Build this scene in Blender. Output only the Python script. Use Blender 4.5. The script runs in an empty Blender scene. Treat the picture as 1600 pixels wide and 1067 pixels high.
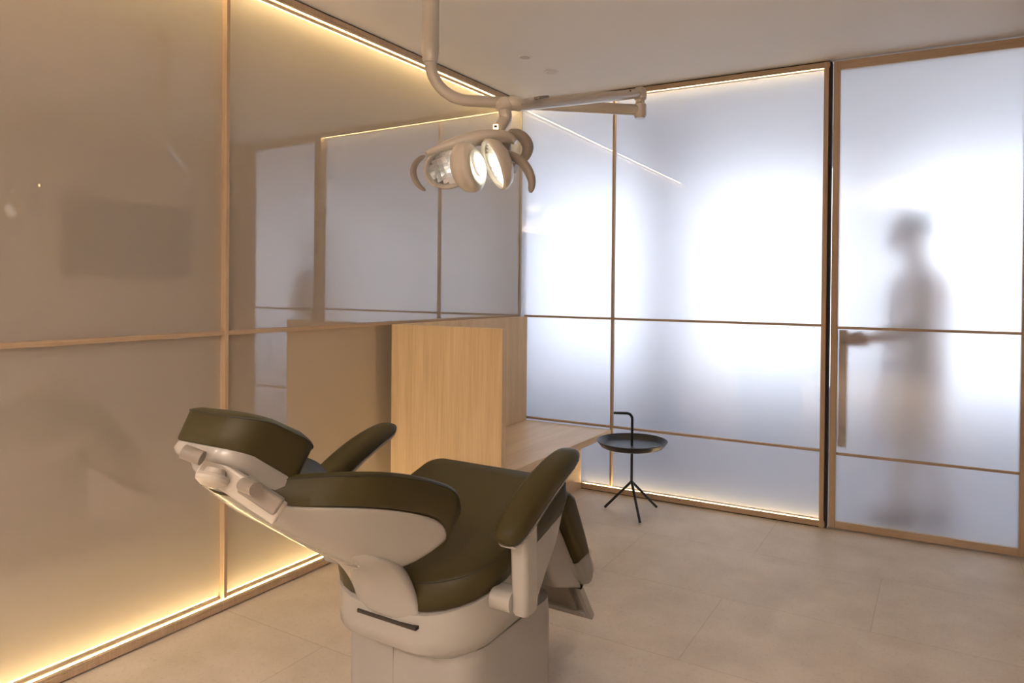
import bpy, bmesh, math, random
from mathutils import Vector, Matrix
random.seed(4)
scn = bpy.context.scene
COL = scn.collection
PI = math.pi

# ------------------------------------------------------------------ helpers
def link(name, me, mats, parent=None):
    o = bpy.data.objects.new(name, me)
    COL.objects.link(o)
    if not isinstance(mats, (list, tuple)): mats = [mats]
    for m in mats: me.materials.append(m)
    if parent: o.parent = parent
    return o

def smooth(me, ang=40):
    for p in me.polygons: p.use_smooth = True
    try: me.set_sharp_from_angle(angle=math.radians(ang))
    except Exception: pass

def obj(name, bm, mats, parent=None, bevel=0, seg=2, sm=True, subsurf=0, ang=40):
    me = bpy.data.meshes.new(name)
    bmesh.ops.recalc_face_normals(bm, faces=bm.faces[:])
    bm.to_mesh(me); bm.free()
    o = link(name, me, mats, parent)
    if sm: smooth(me, 180 if subsurf else ang)
    if bevel:
        b = o.modifiers.new('bevel', 'BEVEL'); b.width = bevel; b.segments = seg
        b.limit_method = 'ANGLE'; b.angle_limit = math.radians(35)
    if subsurf:
        s = o.modifiers.new('sub', 'SUBSURF'); s.levels = subsurf; s.render_levels = subsurf
    return o

def box(bm, x0, x1, y0, y1, z0, z1, M=None):
    vs = []
    for x in (x0, x1):
        for y in (y0, y1):
            for z in (z0, z1):
                v = Vector((x, y, z))
                if M: v = M @ v
                vs.append(bm.verts.new(v))
    for f in ((0,1,3,2),(4,6,7,5),(0,4,5,1),(2,3,7,6),(0,2,6,4),(1,5,7,3)):
        bm.faces.new([vs[i] for i in f])
    return vs

def boxbm(*a, **k):
    bm = bmesh.new(); box(bm, *a, **k); return bm

def loft(bm, rings, caps=True, closed=True):
    vr = [[bm.verts.new(p) for p in r] for r in rings]
    n = len(vr[0])
    for a, b in zip(vr[:-1], vr[1:]):
        for i in range(n if closed else n-1):
            j = (i+1) % n
            bm.faces.new((a[i], a[j], b[j], b[i]))
    if caps:
        bm.faces.new(vr[0][::-1]); bm.faces.new(vr[-1])
    return vr

def tube(bm, pts, rad, n=16, caps=True, flat=1.0, up=None):
    pts = [Vector(p) for p in pts]
    if not isinstance(rad, (list, tuple)): rad = [rad]*len(pts)
    rings = []; prev = None
    for i, p in enumerate(pts):
        t = (pts[min(i+1, len(pts)-1)] - pts[max(i-1, 0)]).normalized()
        if prev is None:
            a = Vector(up) if up else (Vector((0,0,1)) if abs(t.z) < .9 else Vector((1,0,0)))
        else: a = prev
        x = (a - t*a.dot(t)).normalized(); prev = x
        y = t.cross(x)
        rings.append([p + x*rad[i]*math.cos(2*PI*k/n)*flat + y*rad[i]*math.sin(2*PI*k/n) for k in range(n)])
    loft(bm, rings, caps)

def arc_path(ctrl, r, n=8):
    """polyline with rounded corners"""
    c = [Vector(p) for p in ctrl]; out = [c[0]]
    for i in range(1, len(c)-1):
        a = (c[i-1]-c[i]).normalized(); b = (c[i+1]-c[i]).normalized()
        ang = a.angle(b); d = r/math.tan(ang/2)
        d = min(d, (c[i-1]-c[i]).length*.49 if i > 1 else (c[i-1]-c[i]).length*.95, (c[i+1]-c[i]).length*.95)
        p0 = c[i]+a*d; p1 = c[i]+b*d
        rr = d*math.tan(ang/2)
        cen = c[i] + (a+b).normalized()*(rr/math.sin(ang/2))
        u = (p0-cen); w = (p1-cen); tot = u.angle(w)
        for k in range(n+1):
            f = k/n
            out.append(cen + (u*math.sin((1-f)*tot) + w*math.sin(f*tot))/math.sin(tot))
    out.append(c[-1]); return out

def catmull(P, n=6):
    P = [Vector(p) for p in P]; out = []
    Q = [P[0]*2-P[1]] + P + [P[-1]*2-P[-2]]
    for i in range(1, len(Q)-2):
        for k in range(n):
            t = k/n; a, b, c, d = Q[i-1], Q[i], Q[i+1], Q[i+2]
            out.append(.5*((2*b)+(c-a)*t+(2*a-5*b+4*c-d)*t*t+(3*b-a-3*c+d)*t*t*t))
    out.append(P[-1]); return out

def rrect(x0, x1, y0, y1, r, n=6):
    """rounded rectangle outline; r single or (r at y0, r at y1)"""
    ra, rb = (r, r) if not isinstance(r, tuple) else r
    out = []
    for cx, cy, rr, a0 in ((x1-rb, y1-rb, rb, 0), (x0+rb, y1-rb, rb, 90), (x0+ra, y0+ra, ra, 180), (x1-ra, y0+ra, ra, 270)):
        for k in range(n+1):
            a = math.radians(a0 + 90*k/n)
            out.append((cx+rr*math.cos(a), cy+rr*math.sin(a)))
    return out

def lathe(bm, prof, n=48, cen=(0,0,0), M=None):
    rings = []
    for r, z in prof:
        ring = []
        for k in range(n):
            v = Vector((cen[0]+r*math.cos(2*PI*k/n), cen[1]+r*math.sin(2*PI*k/n), cen[2]+z))
            if M: v = M @ v
            ring.append(v)
        rings.append(ring)
    loft(bm, rings, True)

def frame_mat(origin, zdir, xhint=(0,0,1)):
    z = Vector(zdir).normalized(); x = Vector(xhint); x = (x - z*x.dot(z)).normalized(); y = z.cross(x)
    M = Matrix((( x.x,y.x,z.x,origin[0]),(x.y,y.y,z.y,origin[1]),(x.z,y.z,z.z,origin[2]),(0,0,0,1)))
    return M

def tag(o, label=None, cat=None, group=None, kind=None):
    if label: o['label'] = label
    if cat: o['category'] = cat
    if group: o['group'] = group
    if kind: o['kind'] = kind
    return o

def empty(name, loc, label=None, cat=None, group=None, kind=None):
    o = bpy.data.objects.new(name, None); COL.objects.link(o); o.location = loc
    o.empty_display_size = .1
    return tag(o, label, cat, group, kind)

def adopt(root):
    """children were built in world coordinates: keep them there under the root"""
    M = Matrix.Translation(root.location).inverted()
    for c in root.children: c.matrix_parent_inverse = M

# ------------------------------------------------------------------ materials
def new_mat(name):
    m = bpy.data.materials.new(name); m.use_nodes = True
    return m, m.node_tree.nodes, m.node_tree.links, m.node_tree.nodes['Principled BSDF']

def pmat(name, col, rough=.5, metal=0, coat=0, coat_rough=.03, trans=0, ior=1.5, spec=.5, bump=0, bscale=200, mottle=0, mscale=6):
    m, N, L, b = new_mat(name)
    b.inputs['Base Color'].default_value = (*col, 1)
    b.inputs['Roughness'].default_value = rough
    b.inputs['Metallic'].default_value = metal
    b.inputs['Coat Weight'].default_value = coat
    b.inputs['Coat Roughness'].default_value = coat_rough
    b.inputs['Transmission Weight'].default_value = trans
    b.inputs['IOR'].default_value = ior
    b.inputs['Specular IOR Level'].default_value = spec
    tc = N.new('ShaderNodeTexCoord')
    if mottle:
        n = N.new('ShaderNodeTexNoise'); n.inputs['Scale'].default_value = mscale; n.inputs['Detail'].default_value = 5
        L.new(tc.outputs['Object'], n.inputs['Vector'])
        mx = N.new('ShaderNodeMix'); mx.data_type = 'RGBA'
        mx.inputs[6].default_value = (*[c*(1-mottle) for c in col], 1)
        mx.inputs[7].default_value = (*[min(1, c*(1+mottle)) for c in col], 1)
        L.new(n.outputs['Fac'], mx.inputs[0]); L.new(mx.outputs[2], b.inputs['Base Color'])
    if bump:
        n = N.new('ShaderNodeTexNoise'); n.inputs['Scale'].default_value = bscale; n.inputs['Detail'].default_value = 3
        L.new(tc.outputs['Object'], n.inputs['Vector'])
        bp = N.new('ShaderNodeBump'); bp.inputs['Strength'].default_value = bump; bp.inputs['Distance'].default_value = .001
        L.new(n.outputs['Fac'], bp.inputs['Height']); L.new(bp.outputs['Normal'], b.inputs['Normal'])
    return m

def emat(name, col, strength, base=(.8,.8,.8)):
    m, N, L, b = new_mat(name)
    b.inputs['Base Color'].default_value = (*base, 1)
    b.inputs['Emission Color'].default_value = (*col, 1)
    b.inputs['Emission Strength'].default_value = strength
    return m

def wood_mat(name, c1, c2, axis='Z', rough=.45, scale=60, spec=.4):
    m, N, L, b = new_mat(name)
    tc = N.new('ShaderNodeTexCoord'); mp = N.new('ShaderNodeMapping')
    s = {'Z': (scale, scale, 1.2), 'Y': (scale, 1.2, scale), 'X': (1.2, scale, scale)}[axis]
    mp.inputs['Scale'].default_value = s
    L.new(tc.outputs['Object'], mp.inputs['Vector'])
    n = N.new('ShaderNodeTexNoise'); n.inputs['Scale'].default_value = 3; n.inputs['Detail'].default_value = 6; n.inputs['Roughness'].default_value = .6
    L.new(mp.outputs['Vector'], n.inputs['Vector'])
    mp2 = N.new('ShaderNodeMapping'); mp2.inputs['Scale'].default_value = tuple(v*.16 if v > 2 else v*.5 for v in s)
    L.new(tc.outputs['Object'], mp2.inputs['Vector'])
    n2 = N.new('ShaderNodeTexNoise'); n2.inputs['Scale'].default_value = 2; n2.inputs['Detail'].default_value = 2
    L.new(mp2.outputs['Vector'], n2.inputs['Vector'])
    a = N.new('ShaderNodeMath'); a.operation = 'MULTIPLY_ADD'; a.inputs[1].default_value = .4; 
    L.new(n2.outputs['Fac'], a.inputs[0]); 
    sc = N.new('ShaderNodeMath'); sc.operation = 'MULTIPLY'; sc.inputs[1].default_value = .6
    L.new(n.outputs['Fac'], sc.inputs[0]); L.new(sc.outputs[0], a.inputs[2])
    r = N.new('ShaderNodeValToRGB')
    r.color_ramp.elements[0].position = .36; r.color_ramp.elements[0].color = (*c1, 1)
    r.color_ramp.elements[1].position = .62; r.color_ramp.elements[1].color = (*c2, 1)
    L.new(a.outputs[0], r.inputs['Fac']); L.new(r.outputs['Color'], b.inputs['Base Color'])
    b.inputs['Roughness'].default_value = rough; b.inputs['Specular IOR Level'].default_value = spec
    return m

def stone_mat():
    m, N, L, b = new_mat('limestone_tile')
    tc = N.new('ShaderNodeTexCoord'); mp = N.new('ShaderNodeMapping')
    mp.inputs['Location'].default_value = (.24, -.06+.0, 0)
    mp.inputs['Rotation'].default_value = (0, 0, 0)
    L.new(tc.outputs['Object'], mp.inputs['Vector'])
    n = N.new('ShaderNodeTexNoise'); n.inputs['Scale'].default_value = 3.2; n.inputs['Detail'].default_value = 9; n.inputs['Roughness'].default_value = .65
    L.new(tc.outputs['Object'], n.inputs['Vector'])
    r = N.new('ShaderNodeValToRGB')
    r.color_ramp.elements[0].position = .3; r.color_ramp.elements[0].color = (.60, .52, .43, 1)
    r.color_ramp.elements[1].position = .7; r.color_ramp.elements[1].color = (.74, .66, .565, 1)
    L.new(n.outputs['Fac'], r.inputs['Fac'])
    v = N.new('ShaderNodeTexNoise'); v.inputs['Scale'].default_value = 70; v.inputs['Detail'].default_value = 6; v.inputs['Roughness'].default_value = .7
    L.new(tc.outputs['Object'], v.inputs['Vector'])
    r2 = N.new('ShaderNodeValToRGB')
    r2.color_ramp.elements[0].position = .33; r2.color_ramp.elements[0].color = (.86, .85, .83, 1)
    r2.color_ramp.elements[1].position = .47; r2.color_ramp.elements[1].color = (1, 1, 1, 1)
    L.new(v.outputs['Fac'], r2.inputs['Fac'])
    mu = N.new('ShaderNodeMix'); mu.data_type = 'RGBA'; mu.blend_type = 'MULTIPLY'; mu.inputs[0].default_value = 1
    L.new(r.outputs['Color'], mu.inputs[6]); L.new(r2.outputs['Color'], mu.inputs[7])
    br = N.new('ShaderNodeTexBrick'); br.offset = .5; br.inputs['Scale'].default_value = 1
    br.inputs['Brick Width'].default_value = 1.2; br.inputs['Row Height'].default_value = .6
    br.inputs['Mortar Size'].default_value = .0022; br.inputs['Mortar Smooth'].default_value = .1
    br.inputs['Color1'].default_value = (1,1,1,1); br.inputs['Color2'].default_value = (.95,.95,.95,1); br.inputs['Mortar'].default_value = (.8,.78,.75,1)
    L.new(mp.outputs['Vector'], br.inputs['Vector'])
    mu2 = N.new('ShaderNodeMix'); mu2.data_type = 'RGBA'; mu2.blend_type = 'MULTIPLY'; mu2.inputs[0].default_value = 1
    L.new(mu.outputs[2], mu2.inputs[6]); L.new(br.outputs['Color'], mu2.inputs[7])
    L.new(mu2.outputs[2], b.inputs['Base Color'])
    b.inputs['Roughness'].default_value = .5; b.inputs['Specular IOR Level'].default_value = .35
    bp = N.new('ShaderNodeBump'); bp.inputs['Strength'].default_value = .15; bp.inputs['Distance'].default_value = .002
    L.new(v.outputs['Fac'], bp.inputs['Height']); L.new(bp.outputs['Normal'], b.inputs['Normal'])
    return m

M_STONE = stone_mat()
M_CEIL = pmat('ceiling_paint', (.86, .83, .80), .7)
M_WALL = pmat('wall_paint', (.72, .66, .60), .7)
M_WALLD = pmat('taupe_wall_paint', (.56, .50, .45), .7)
M_REAR = pmat('umber_wall_paint', (.30, .26, .23), .8)
M_CORR = pmat('corridor_paint', (.74, .75, .82), .8)
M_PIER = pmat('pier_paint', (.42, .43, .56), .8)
M_CFLOOR = pmat('corridor_floor', (.40,.40,.44), .5, mottle=.06)
M_OAKF = wood_mat('oak_frame', (.44,.315,.205), (.56,.415,.28), 'Z', .42, 60)
M_OAK = wood_mat('oak_veneer_upright', (.67,.48,.27), (.82,.63,.39), 'Z', .42, 55)
M_OAKH = wood_mat('oak_veneer_flat', (.60,.44,.28), (.74,.58,.40), 'Y', .42, 55)
M_DARK = pmat('shadow_gap', (.035,.025,.02), .8)  # near-black that stands in for the shade of the gaps
M_LEATHER = pmat('olive_leather', (.047,.037,.0105), .48, spec=.32, bump=.25, bscale=900, mottle=.12, mscale=5)
M_SEAM = pmat('stitched_seam', (.028,.025,.014), .6)
M_SHELL = pmat('white_shell', (.37,.352,.328), .22, coat=.6, coat_rough=.05)
M_BASEW = pmat('cream_plastic', (.34,.323,.302), .42)
M_LAMPW = pmat('lamp_enamel', (.50,.46,.405), .3, coat=.4)
M_GREYPL = pmat('grey_plastic', (.25,.215,.185), .38)
M_METAL = pmat('brushed_steel', (.55,.52,.48), .28, metal=1)
M_BLACK = pmat('black_powdercoat', (.016,.017,.022), .38, spec=.5)
M_BLKPL = pmat('black_plastic', (.02,.02,.02), .4)
LEDC = (1.0, .74, .37)
M_LED = emat('warm_led', LEDC, 9)
M_LEDC = emat('warm_led_in_cavity', (1.0,.75,.31), 9)

def left_glass():
    m, N, L, b = new_mat('lacquered_opal_glass')
    b.inputs['Base Color'].default_value = (.56, .515, .47, 1)
    b.inputs['Roughness'].default_value = .6
    b.inputs['Specular IOR Level'].default_value = 0
    b.inputs['Coat Weight'].default_value = 1
    b.inputs['Coat Roughness'].default_value = 0
    b.inputs['Coat IOR'].default_value = 3.3
    t = N.new('ShaderNodeBsdfTranslucent'); t.inputs['Color'].default_value = (.85, .80, .70, 1)
    mx = N.new('ShaderNodeMixShader'); mx.inputs[0].default_value = .28
    L.new(b.outputs[0], mx.inputs[1]); L.new(t.outputs[0], mx.inputs[2])
    L.new(mx.outputs[0], N['Material Output'].inputs['Surface'])
    return m
def frost_glass():
    m, N, L, b = new_mat('acid_etched_glass')
    b.inputs['Base Color'].default_value = (.88, .92, 1.0, 1)
    b.inputs['Roughness'].default_value = .60
    b.inputs['IOR'].default_value = 1.45
    b.inputs['Transmission Weight'].default_value = .9
    b.inputs['Coat Weight'].default_value = 1
    b.inputs['Coat Roughness'].default_value = 0
    b.inputs['Coat IOR'].default_value = 1.8
    return m
def clear_face():
    m, N, L, b = new_mat('glass_outer_face')
    b.inputs['Base Color'].default_value = (.97, .985, 1.0, 1)
    b.inputs['Roughness'].default_value = .5
    b.inputs['IOR'].default_value = 1.45
    b.inputs['Transmission Weight'].default_value = 1
    return m
M_LGLASS = left_glass(); M_FROST = frost_glass(); M_FACE = clear_face()

# ------------------------------------------------------------------ camera (24 mm shift lens, eye level)
H = 2.7; EYE = 1.3789
cam = bpy.data.cameras.new('camera'); co = bpy.data.objects.new('camera', cam); COL.objects.link(co)
Fv = Vector((-.4939268, .8694663, -.0080439)); Rv = Vector((.8694191, .4939866, .0093607)); Uv = Vector((-.0121124, .0023701, .9999238))
M = Matrix(((Rv.x,Uv.x,-Fv.x,0),(Rv.y,Uv.y,-Fv.y,0),(Rv.z,Uv.z,-Fv.z,EYE),(0,0,0,1)))
co.matrix_world = M
cam.sensor_width = 36; cam.lens = 1079.438/1600*36
CX, CY, FP = 860.6, 457.43, 1079.438
cam.shift_x = -(CX-800)/1600; cam.shift_y = -(533.5-CY)/1600
cam.clip_start = .05
scn.camera = co
def V(x, y, d):
    """point of the room seen at a photo position, d metres in front of the lens (used only to take measurements off the photo)"""
    return Vector((0,0,EYE)) + (Fv + Rv*((x-CX)/FP) - Uv*((y-CY)/FP))*d

# ------------------------------------------------------------------ room frames
XF, XL, XG = -2.6194, -2.647, -2.6745          # left wall: frame front, LED line, glass
AL = .02027                                     # the far wall is a touch off square
YF, YL, YG = 4.2137, 4.2272, 4.253
RB = Matrix.Translation((-2.5, 0, 0)) @ Matrix.Rotation(math.atan(AL), 4, 'Z')   # local x along far wall, y outward
def Mb(y): return Matrix.Translation((-2.5, y, 0)) @ Matrix.Rotation(math.atan(AL), 4, 'Z')

YR = -4.6; XR = .62; YC = 6.35; XC0, XC1 = -3.9, 5.4
def struct(name, bm, m, label, cat, parent=None, **k):
    o = obj(name, bm, m, parent, **k)
    if not parent: tag(o, label, cat, kind='structure')
    return o
struct('floor', boxbm(XC0, XC1, YR-.1, 4.36, -.1, 0), M_STONE, 'beige limestone tiled floor of the surgery', 'floor', sm=False)
struct('floor_corridor', boxbm(XC0, XC1, 4.36, YC+.1, -.1, 0), M_CFLOOR, 'pale grey corridor floor behind the frosted glass', 'floor', sm=False)
struct('ceiling', boxbm(XC0, XC1, YR-.1, YC+.1, H, H+.1), M_CEIL, 'smooth off-white plaster ceiling over the whole surgery', 'ceiling', sm=False)
struct('wall_left', boxbm(-2.98, -2.88, YR-.1, YC-1.95, 0, H), M_WALL, 'plain painted wall behind and beyond the opal glass panels', 'wall', sm=False)
bm = bmesh.new(); box(bm, XR, XR+.1, YR-.1, 4.34, 0, H)
struct('wall_right', bm, M_WALLD, 'plain painted wall right of the sliding door with the screen', 'wall', sm=False)
bm = bmesh.new(); box(bm, -2.88, -2.66, YR-.1, .34, 0, H)
struct('wall_left_rear', bm, M_WALL, 'plain painted wall left of the camera before the glass panels', 'wall', sm=False)
struct('wall_rear', boxbm(-2.66, XR, YR-.1, YR, 0, H), M_REAR, 'plain painted wall behind the camera', 'wall', sm=False)
# corridor shell
struct('wall_corridor_left', boxbm(XC0-.1, XC0, 4.3, YC+.1, 0, H), M_CORR, 'left end wall of the bright corridor', 'wall', sm=False)
struct('wall_corridor_right', boxbm(XC1, XC1+.1, 4.3, YC+.1, 0, H), M_CORR, 'right end wall of the bright corridor', 'wall', sm=False)
struct('wall_corridor_near', boxbm(XC0, -2.675, 4.27, 4.37, 0, H), M_CORR, 'corridor wall left of the frosted partition', 'wall', sm=False)
bm = bmesh.new(); box(bm, .72, XC1, 4.30, 4.40, 0, H)
struct('wall_corridor_side', bm, M_CORR, 'corridor wall right of the frosted sliding door', 'wall', sm=False)
# far wall of the corridor: sill, header and pillars between the daylit windows
Z0, Z1 = .55, 2.42
pill = [(XC0, -3.75), (-2.38, -2.06), (-.78, -.34), (1.45, 1.65), (3.4, 3.6), (5.25, XC1)]  # row extended rightwards, last window added unseen, to brighten the left glass reflection
bm = bmesh.new()
box(bm, XC0, XC1, YC-.1, YC+.05, 0, Z0); box(bm, XC0, XC1, YC-.1, YC+.05, Z1, H)
for a, b_ in pill: box(bm, a, b_, YC-.1, YC+.05, Z0, Z1)
struct('wall_corridor_far', bm, M_CORR, 'white corridor wall with piers between its bright windows, seen blurred', 'wall', sm=False)
struct('wall_pier', boxbm(-2.12, -1.84, 5.25, 5.5, 0, H), M_PIER, 'square pier standing in the corridor, a soft vertical shadow through the frosted glass', 'pier', sm=False)
M_DAY = emat('daylit_pane', (.84, .905, 1.0), .68)
for i in range(len(pill)-1):
    a, b_ = pill[i][1], pill[i+1][0]
    w = empty('window_%d' % (i+3), ((a+b_)/2, YC, Z0), 'large bright corridor window, number %s from the left behind the frosted glass' % ['one','two','three','four','five, added out of view for its light,'][i], 'window', kind='structure')
    obj('window_pane', boxbm(a, b_, YC, YC+.01, Z0, Z1), M_DAY, w, sm=False)
    adopt(w)

# ------------------------------------------------------------------ left glazed wall
ZR, RT = 1.1713, .009     # rail height, half thickness
YS = .37
w1 = empty('window_1', (XL, 2.3, 0), 'wall of glossy opal glass panels in slim oak frame on the left', 'glass wall', kind='structure')
MUL = (.77, 1.8705)
ends = [YS, .77, 1.8705, 4.25]
for i in range(3):
    for z0, z1 in ((.02, ZR), (ZR, H-.02)):
        obj('opal_panel', boxbm(XG-.01, XG, ends[i]+.001, ends[i+1]-.001, z0, z1), M_LGLASS, w1, sm=False)
def channel(bm, x0, x1, a, b, flip, M=None):
    # rail cross-section with a groove for the light strip (x0 glass side, x1 room side, xl strip line)
    def bx(p, q, lo, hi):
        if flip: lo, hi = H-hi, H-lo
        if M: box(bm, a, b, *sorted((p, q)), lo, hi, M=M)
        else: box(bm, *sorted((p, q)), a, b, lo, hi)
    xl = XL if not M else YL-YF
    sg = 1 if x1 > x0 else -1
    base = .006 if not flip else .007
    bx(x0, x1, base, .030); bx(x0, xl-sg*.0085, .030, .0405); bx(xl+sg*.0085, x1, .030, .0405)
bm = bmesh.new(); channel(bm, XG-.012, XF, YS, YF, False)
obj('bottom_rail', bm, M_OAKF, w1, bevel=.0015, seg=1)
bm = bmesh.new(); channel(bm, XG-.012, XF, YS, YF, True)
obj('top_rail', bm, M_OAKF, w1, bevel=.0015, seg=1)
obj('shadow_gap', boxbm(XG-.012, XF-.02, YS, YF, 0, .006), M_DARK, w1, sm=False)  # dark strip painted as the shade under the rail
obj('shadow_gap', boxbm(XG-.02, XF-.006, YS, YF, H-.007, H-.0005), M_DARK, w1, sm=False)  # same painted shade where the rail meets the ceiling
for y in MUL: obj('mullion', boxbm(XG, XL+.006, y-.008, y+.008, .0405, H-.0405), M_OAKF, w1, bevel=.001, seg=1)
obj('mullion', boxbm(XG-.01, XF+.002, YS-.03, YS, 0, H), M_OAKF, w1, bevel=.001, seg=1)
M_OAKR = wood_mat('oak_rail_left', (.44,.315,.205), (.56,.415,.28), 'Y', .42, 60)
for a, b_ in ((YS, MUL[0]-.009), (MUL[0]+.009, MUL[1]-.009), (MUL[1]+.009, 4.20)):
    obj('middle_rail', boxbm(XG, XL+.002, a, b_, ZR-RT, ZR+RT), M_OAKR, w1, bevel=.001, seg=1)
for z in (.03, H-.035): obj('cavity_light', boxbm(-2.80, -2.785, YS, 4.2, z, z+.005), M_LEDC, w1, sm=False)
adopt(w1)
def led(name, bm, label):
    return tag(obj(name, bm, M_LED, sm=False), label, 'light strip')
led('light_strip', boxbm(XL-.008, XL+.008, YS, YF-.03, .0305, .036), 'glowing warm light strip along the floor under the left opal glass')
led('light_strip', boxbm(XL-.008, XL+.008, YS, YF-.03, H-.036, H-.0305), 'glowing warm light strip along the ceiling above the left opal glass')

# invented cove on the right wall behind the camera, added to brighten the ceiling
M_COVEFILL = emat('added_cove_fill', (1.0,.87,.77), 52)
struct('trim_4', boxbm(XR-.12, XR-.0005, -3.5, -.7, 2.26, 2.30), M_OAKR, 'added oak ledge carrying the fill light along the right wall behind the camera', 'trim', sm=False)
tag(obj('light_strip', boxbm(XR-.09, XR-.03, -3.45, -.75, 2.3005, 2.306), M_COVEFILL, sm=False), 'added fill light strip on the oak ledge of the right wall', 'light strip')

# ------------------------------------------------------------------ far frosted partition
def lx(X): return (X+2.5)/math.cos(math.atan(AL))
def bb(x0, x1, y0, y1, z0, z1): return boxbm(lx(x0), lx(x1), y0, y1, z0, z1, M=Mb(YF))
def glass_slab(name, x0, x1, y0, z0, z1, parent, M, t=.006):
    bm = bmesh.new(); vs = box(bm, x0, x1, y0, y0+t, z0, z1, M=M)
    o = obj(name, bm, [M_FROST, M_FACE], parent, sm=False)
    n = (M.to_3x3() @ Vector((0,1,0)))
    for p in o.data.polygons:
        if p.normal.dot(n) > .5: p.material_index = 1
    return o
X1, XS = -1.9325, -.5793
ZLR = .443
w2 = empty('window_2', (-1.6, YF, 0), 'frosted glass partition with slim oak bars straight ahead', 'glass partition', kind='structure')
gy = YG-YF
for x0, x1 in ((-2.66, X1), (X1, XS)):
    for z0, z1 in ((.02, ZLR), (ZLR, ZR), (ZR, H-.02)):
        glass_slab('frosted_pane', lx(x0)+.001, lx(x1)-.001, gy, z0+.0005, z1-.0005, w2, Mb(YF))
M_OAKX = wood_mat('oak_rail_far', (.44,.315,.205), (.56,.415,.28), 'X', .42, 60)
bm = bmesh.new(); channel(bm, gy+.02, 0, lx(-2.63), lx(XS-.003), False, Mb(YF))
obj('bottom_rail', bm, M_OAKX, w2, bevel=.0015, seg=1)
obj('shadow_gap', bb(-2.63, XS-.003, .005, gy, 0, .006), M_DARK, w2, sm=False)  # dark strips below and above this frame are painted gap shade too
bm = bmesh.new(); channel(bm, gy+.02, 0, lx(-2.63), lx(XS-.003), True, Mb(YF))
obj('top_rail', bm, M_OAKX, w2, bevel=.0015, seg=1)
obj('shadow_gap', bb(-2.63, XS-.003, .005, gy+.02, H-.007, H-.0005), M_DARK, w2, sm=False)
obj('mullion', bb(X1-.008, X1+.008, .012, gy, .0405, H-.0405), M_OAKF, w2, bevel=.001, seg=1)
for z in (ZLR, ZR):
    obj('cross_bar', bb(-2.62, X1-.009, .016, gy, z-RT*.8, z+RT*.8), M_OAKX, w2, bevel=.001, seg=1)
    obj('cross_bar', bb(X1+.009, XS-.03, .016, gy, z-RT*.8, z+RT*.8), M_OAKX, w2, bevel=.001, seg=1)
obj('stile', bb(XS-.034, XS-.008, -.002, gy+.03, 0, H-.007), M_OAKF, w2, bevel=.001, seg=1)
adopt(w2)
led('light_strip', bb(-2.135, XS-.036, YL-YF-.008, YL-YF+.008, .0305, .036), 'glowing warm light strip along the floor under the frosted partition')
led('light_strip', bb(-2.62, XS-.036, YL-YF-.008, YL-YF+.008, H-.036, H-.0305), 'glowing warm light strip along the ceiling above the frosted partition')
bm = bmesh.new(); box(bm, XG-.004, XG+.010, YG-.010, YG+.012, 0, H-.007)
struct('trim_1', bm, M_LAMPW, 'slim oak corner post where the two glass walls meet', 'corner post', bevel=.001, seg=1)
struct('trim_2', bb(XS-.008, XS+.008, .012, .07, 0, H-.007), M_DARK, 'dark filler painted as the shaded gap between frosted partition and sliding door', 'trim', sm=False)  # near-black filler put where only the gap's shade shows

# ------------------------------------------------------------------ sliding door
dang = math.atan2(.043, .92)
MD = Matrix.Translation((-.562, 4.258, 0)) @ Matrix.Rotation(dang, 4, 'Z')
def db(x0, x1, y0, y1, z0, z1): return boxbm(x0, x1, y0, y1, z0, z1, M=MD)
DW = .955
d1 = empty('door_1', (-.562, 4.258, 0), 'tall frosted glass sliding door in oak frame with a person behind', 'door', kind='structure')
for z0, z1 in ((.03, ZLR), (ZLR, 1.162), (1.162, H-.04)):
    glass_slab('frosted_pane', .03, DW-.03, .018, z0+.0005, z1-.0005, d1, MD)
obj('stile', db(0, .036, 0, .045, .008, H-.01), M_OAKF, d1, bevel=.001, seg=1)
obj('stile', db(DW-.036, DW, 0, .045, .008, H-.01), M_OAKF, d1, bevel=.001, seg=1)
obj('bottom_rail', db(.036, DW-.036, 0, .045, .008, .048), M_OAKX, d1, bevel=.001, seg=1)
obj('top_rail', db(.036, DW-.036, 0, .045, H-.06, H-.01), M_OAKX, d1, bevel=.001, seg=1)
for z in (ZLR-.006, 1.162): obj('cross_bar', db(.036, DW-.036, .003, .018, z-RT*.8, z+RT*.8), M_OAKX, d1, bevel=.001, seg=1)
hd = obj('pull_handle', db(.042, .088, .032, .062, ZLR+.03, 1.15), M_OAKF, d1, bevel=.004)
adopt(d1)
hw = boxbm(.055, .085, .024, .036, 0, 1)
bm = bmesh.new()
for z in (.56, 1.06): box(bm, .058, .082, .0242, .038, z, z+.03, M=MD)
m_ = obj('handle_mount', bm, M_DARK, hd); 

struct('trim_3', boxbm(.40, XR, 4.27, 4.37, 0, H), M_OAKF, 'oak jamb right of the sliding door', 'trim', sm=False)

# ------------------------------------------------------------------ oak furniture
ws = empty('wooden_screen', (-2.58, 2.85, 0), 'tall oak veneer privacy screen, L-shaped, against the left opal glass', 'screen')
obj('front_panel', boxbm(-2.6165, -1.892, 2.85, 2.89, 0, 1.169), M_OAK, ws, bevel=.0012, seg=1)
obj('side_panel', boxbm(-2.6165, -2.576, 2.8905, 4.2, 0, 1.169), M_OAK, ws, bevel=.0012, seg=1)
adopt(ws)
be = empty('bench', (-2.2, 3.5, 0), 'low oak veneer bench between the tall screen and frosted partition', 'bench')
obj('bench_top', boxbm(-2.5755, -1.92, 2.8905, 4.2125, .388, .43), M_OAKH, be, bevel=.0012, seg=1)
obj('bench_side', boxbm(-2.18, -2.14, 2.8905, 4.2125, 0, .388), M_OAKH, be, bevel=.0012, seg=1)
adopt(be)

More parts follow.
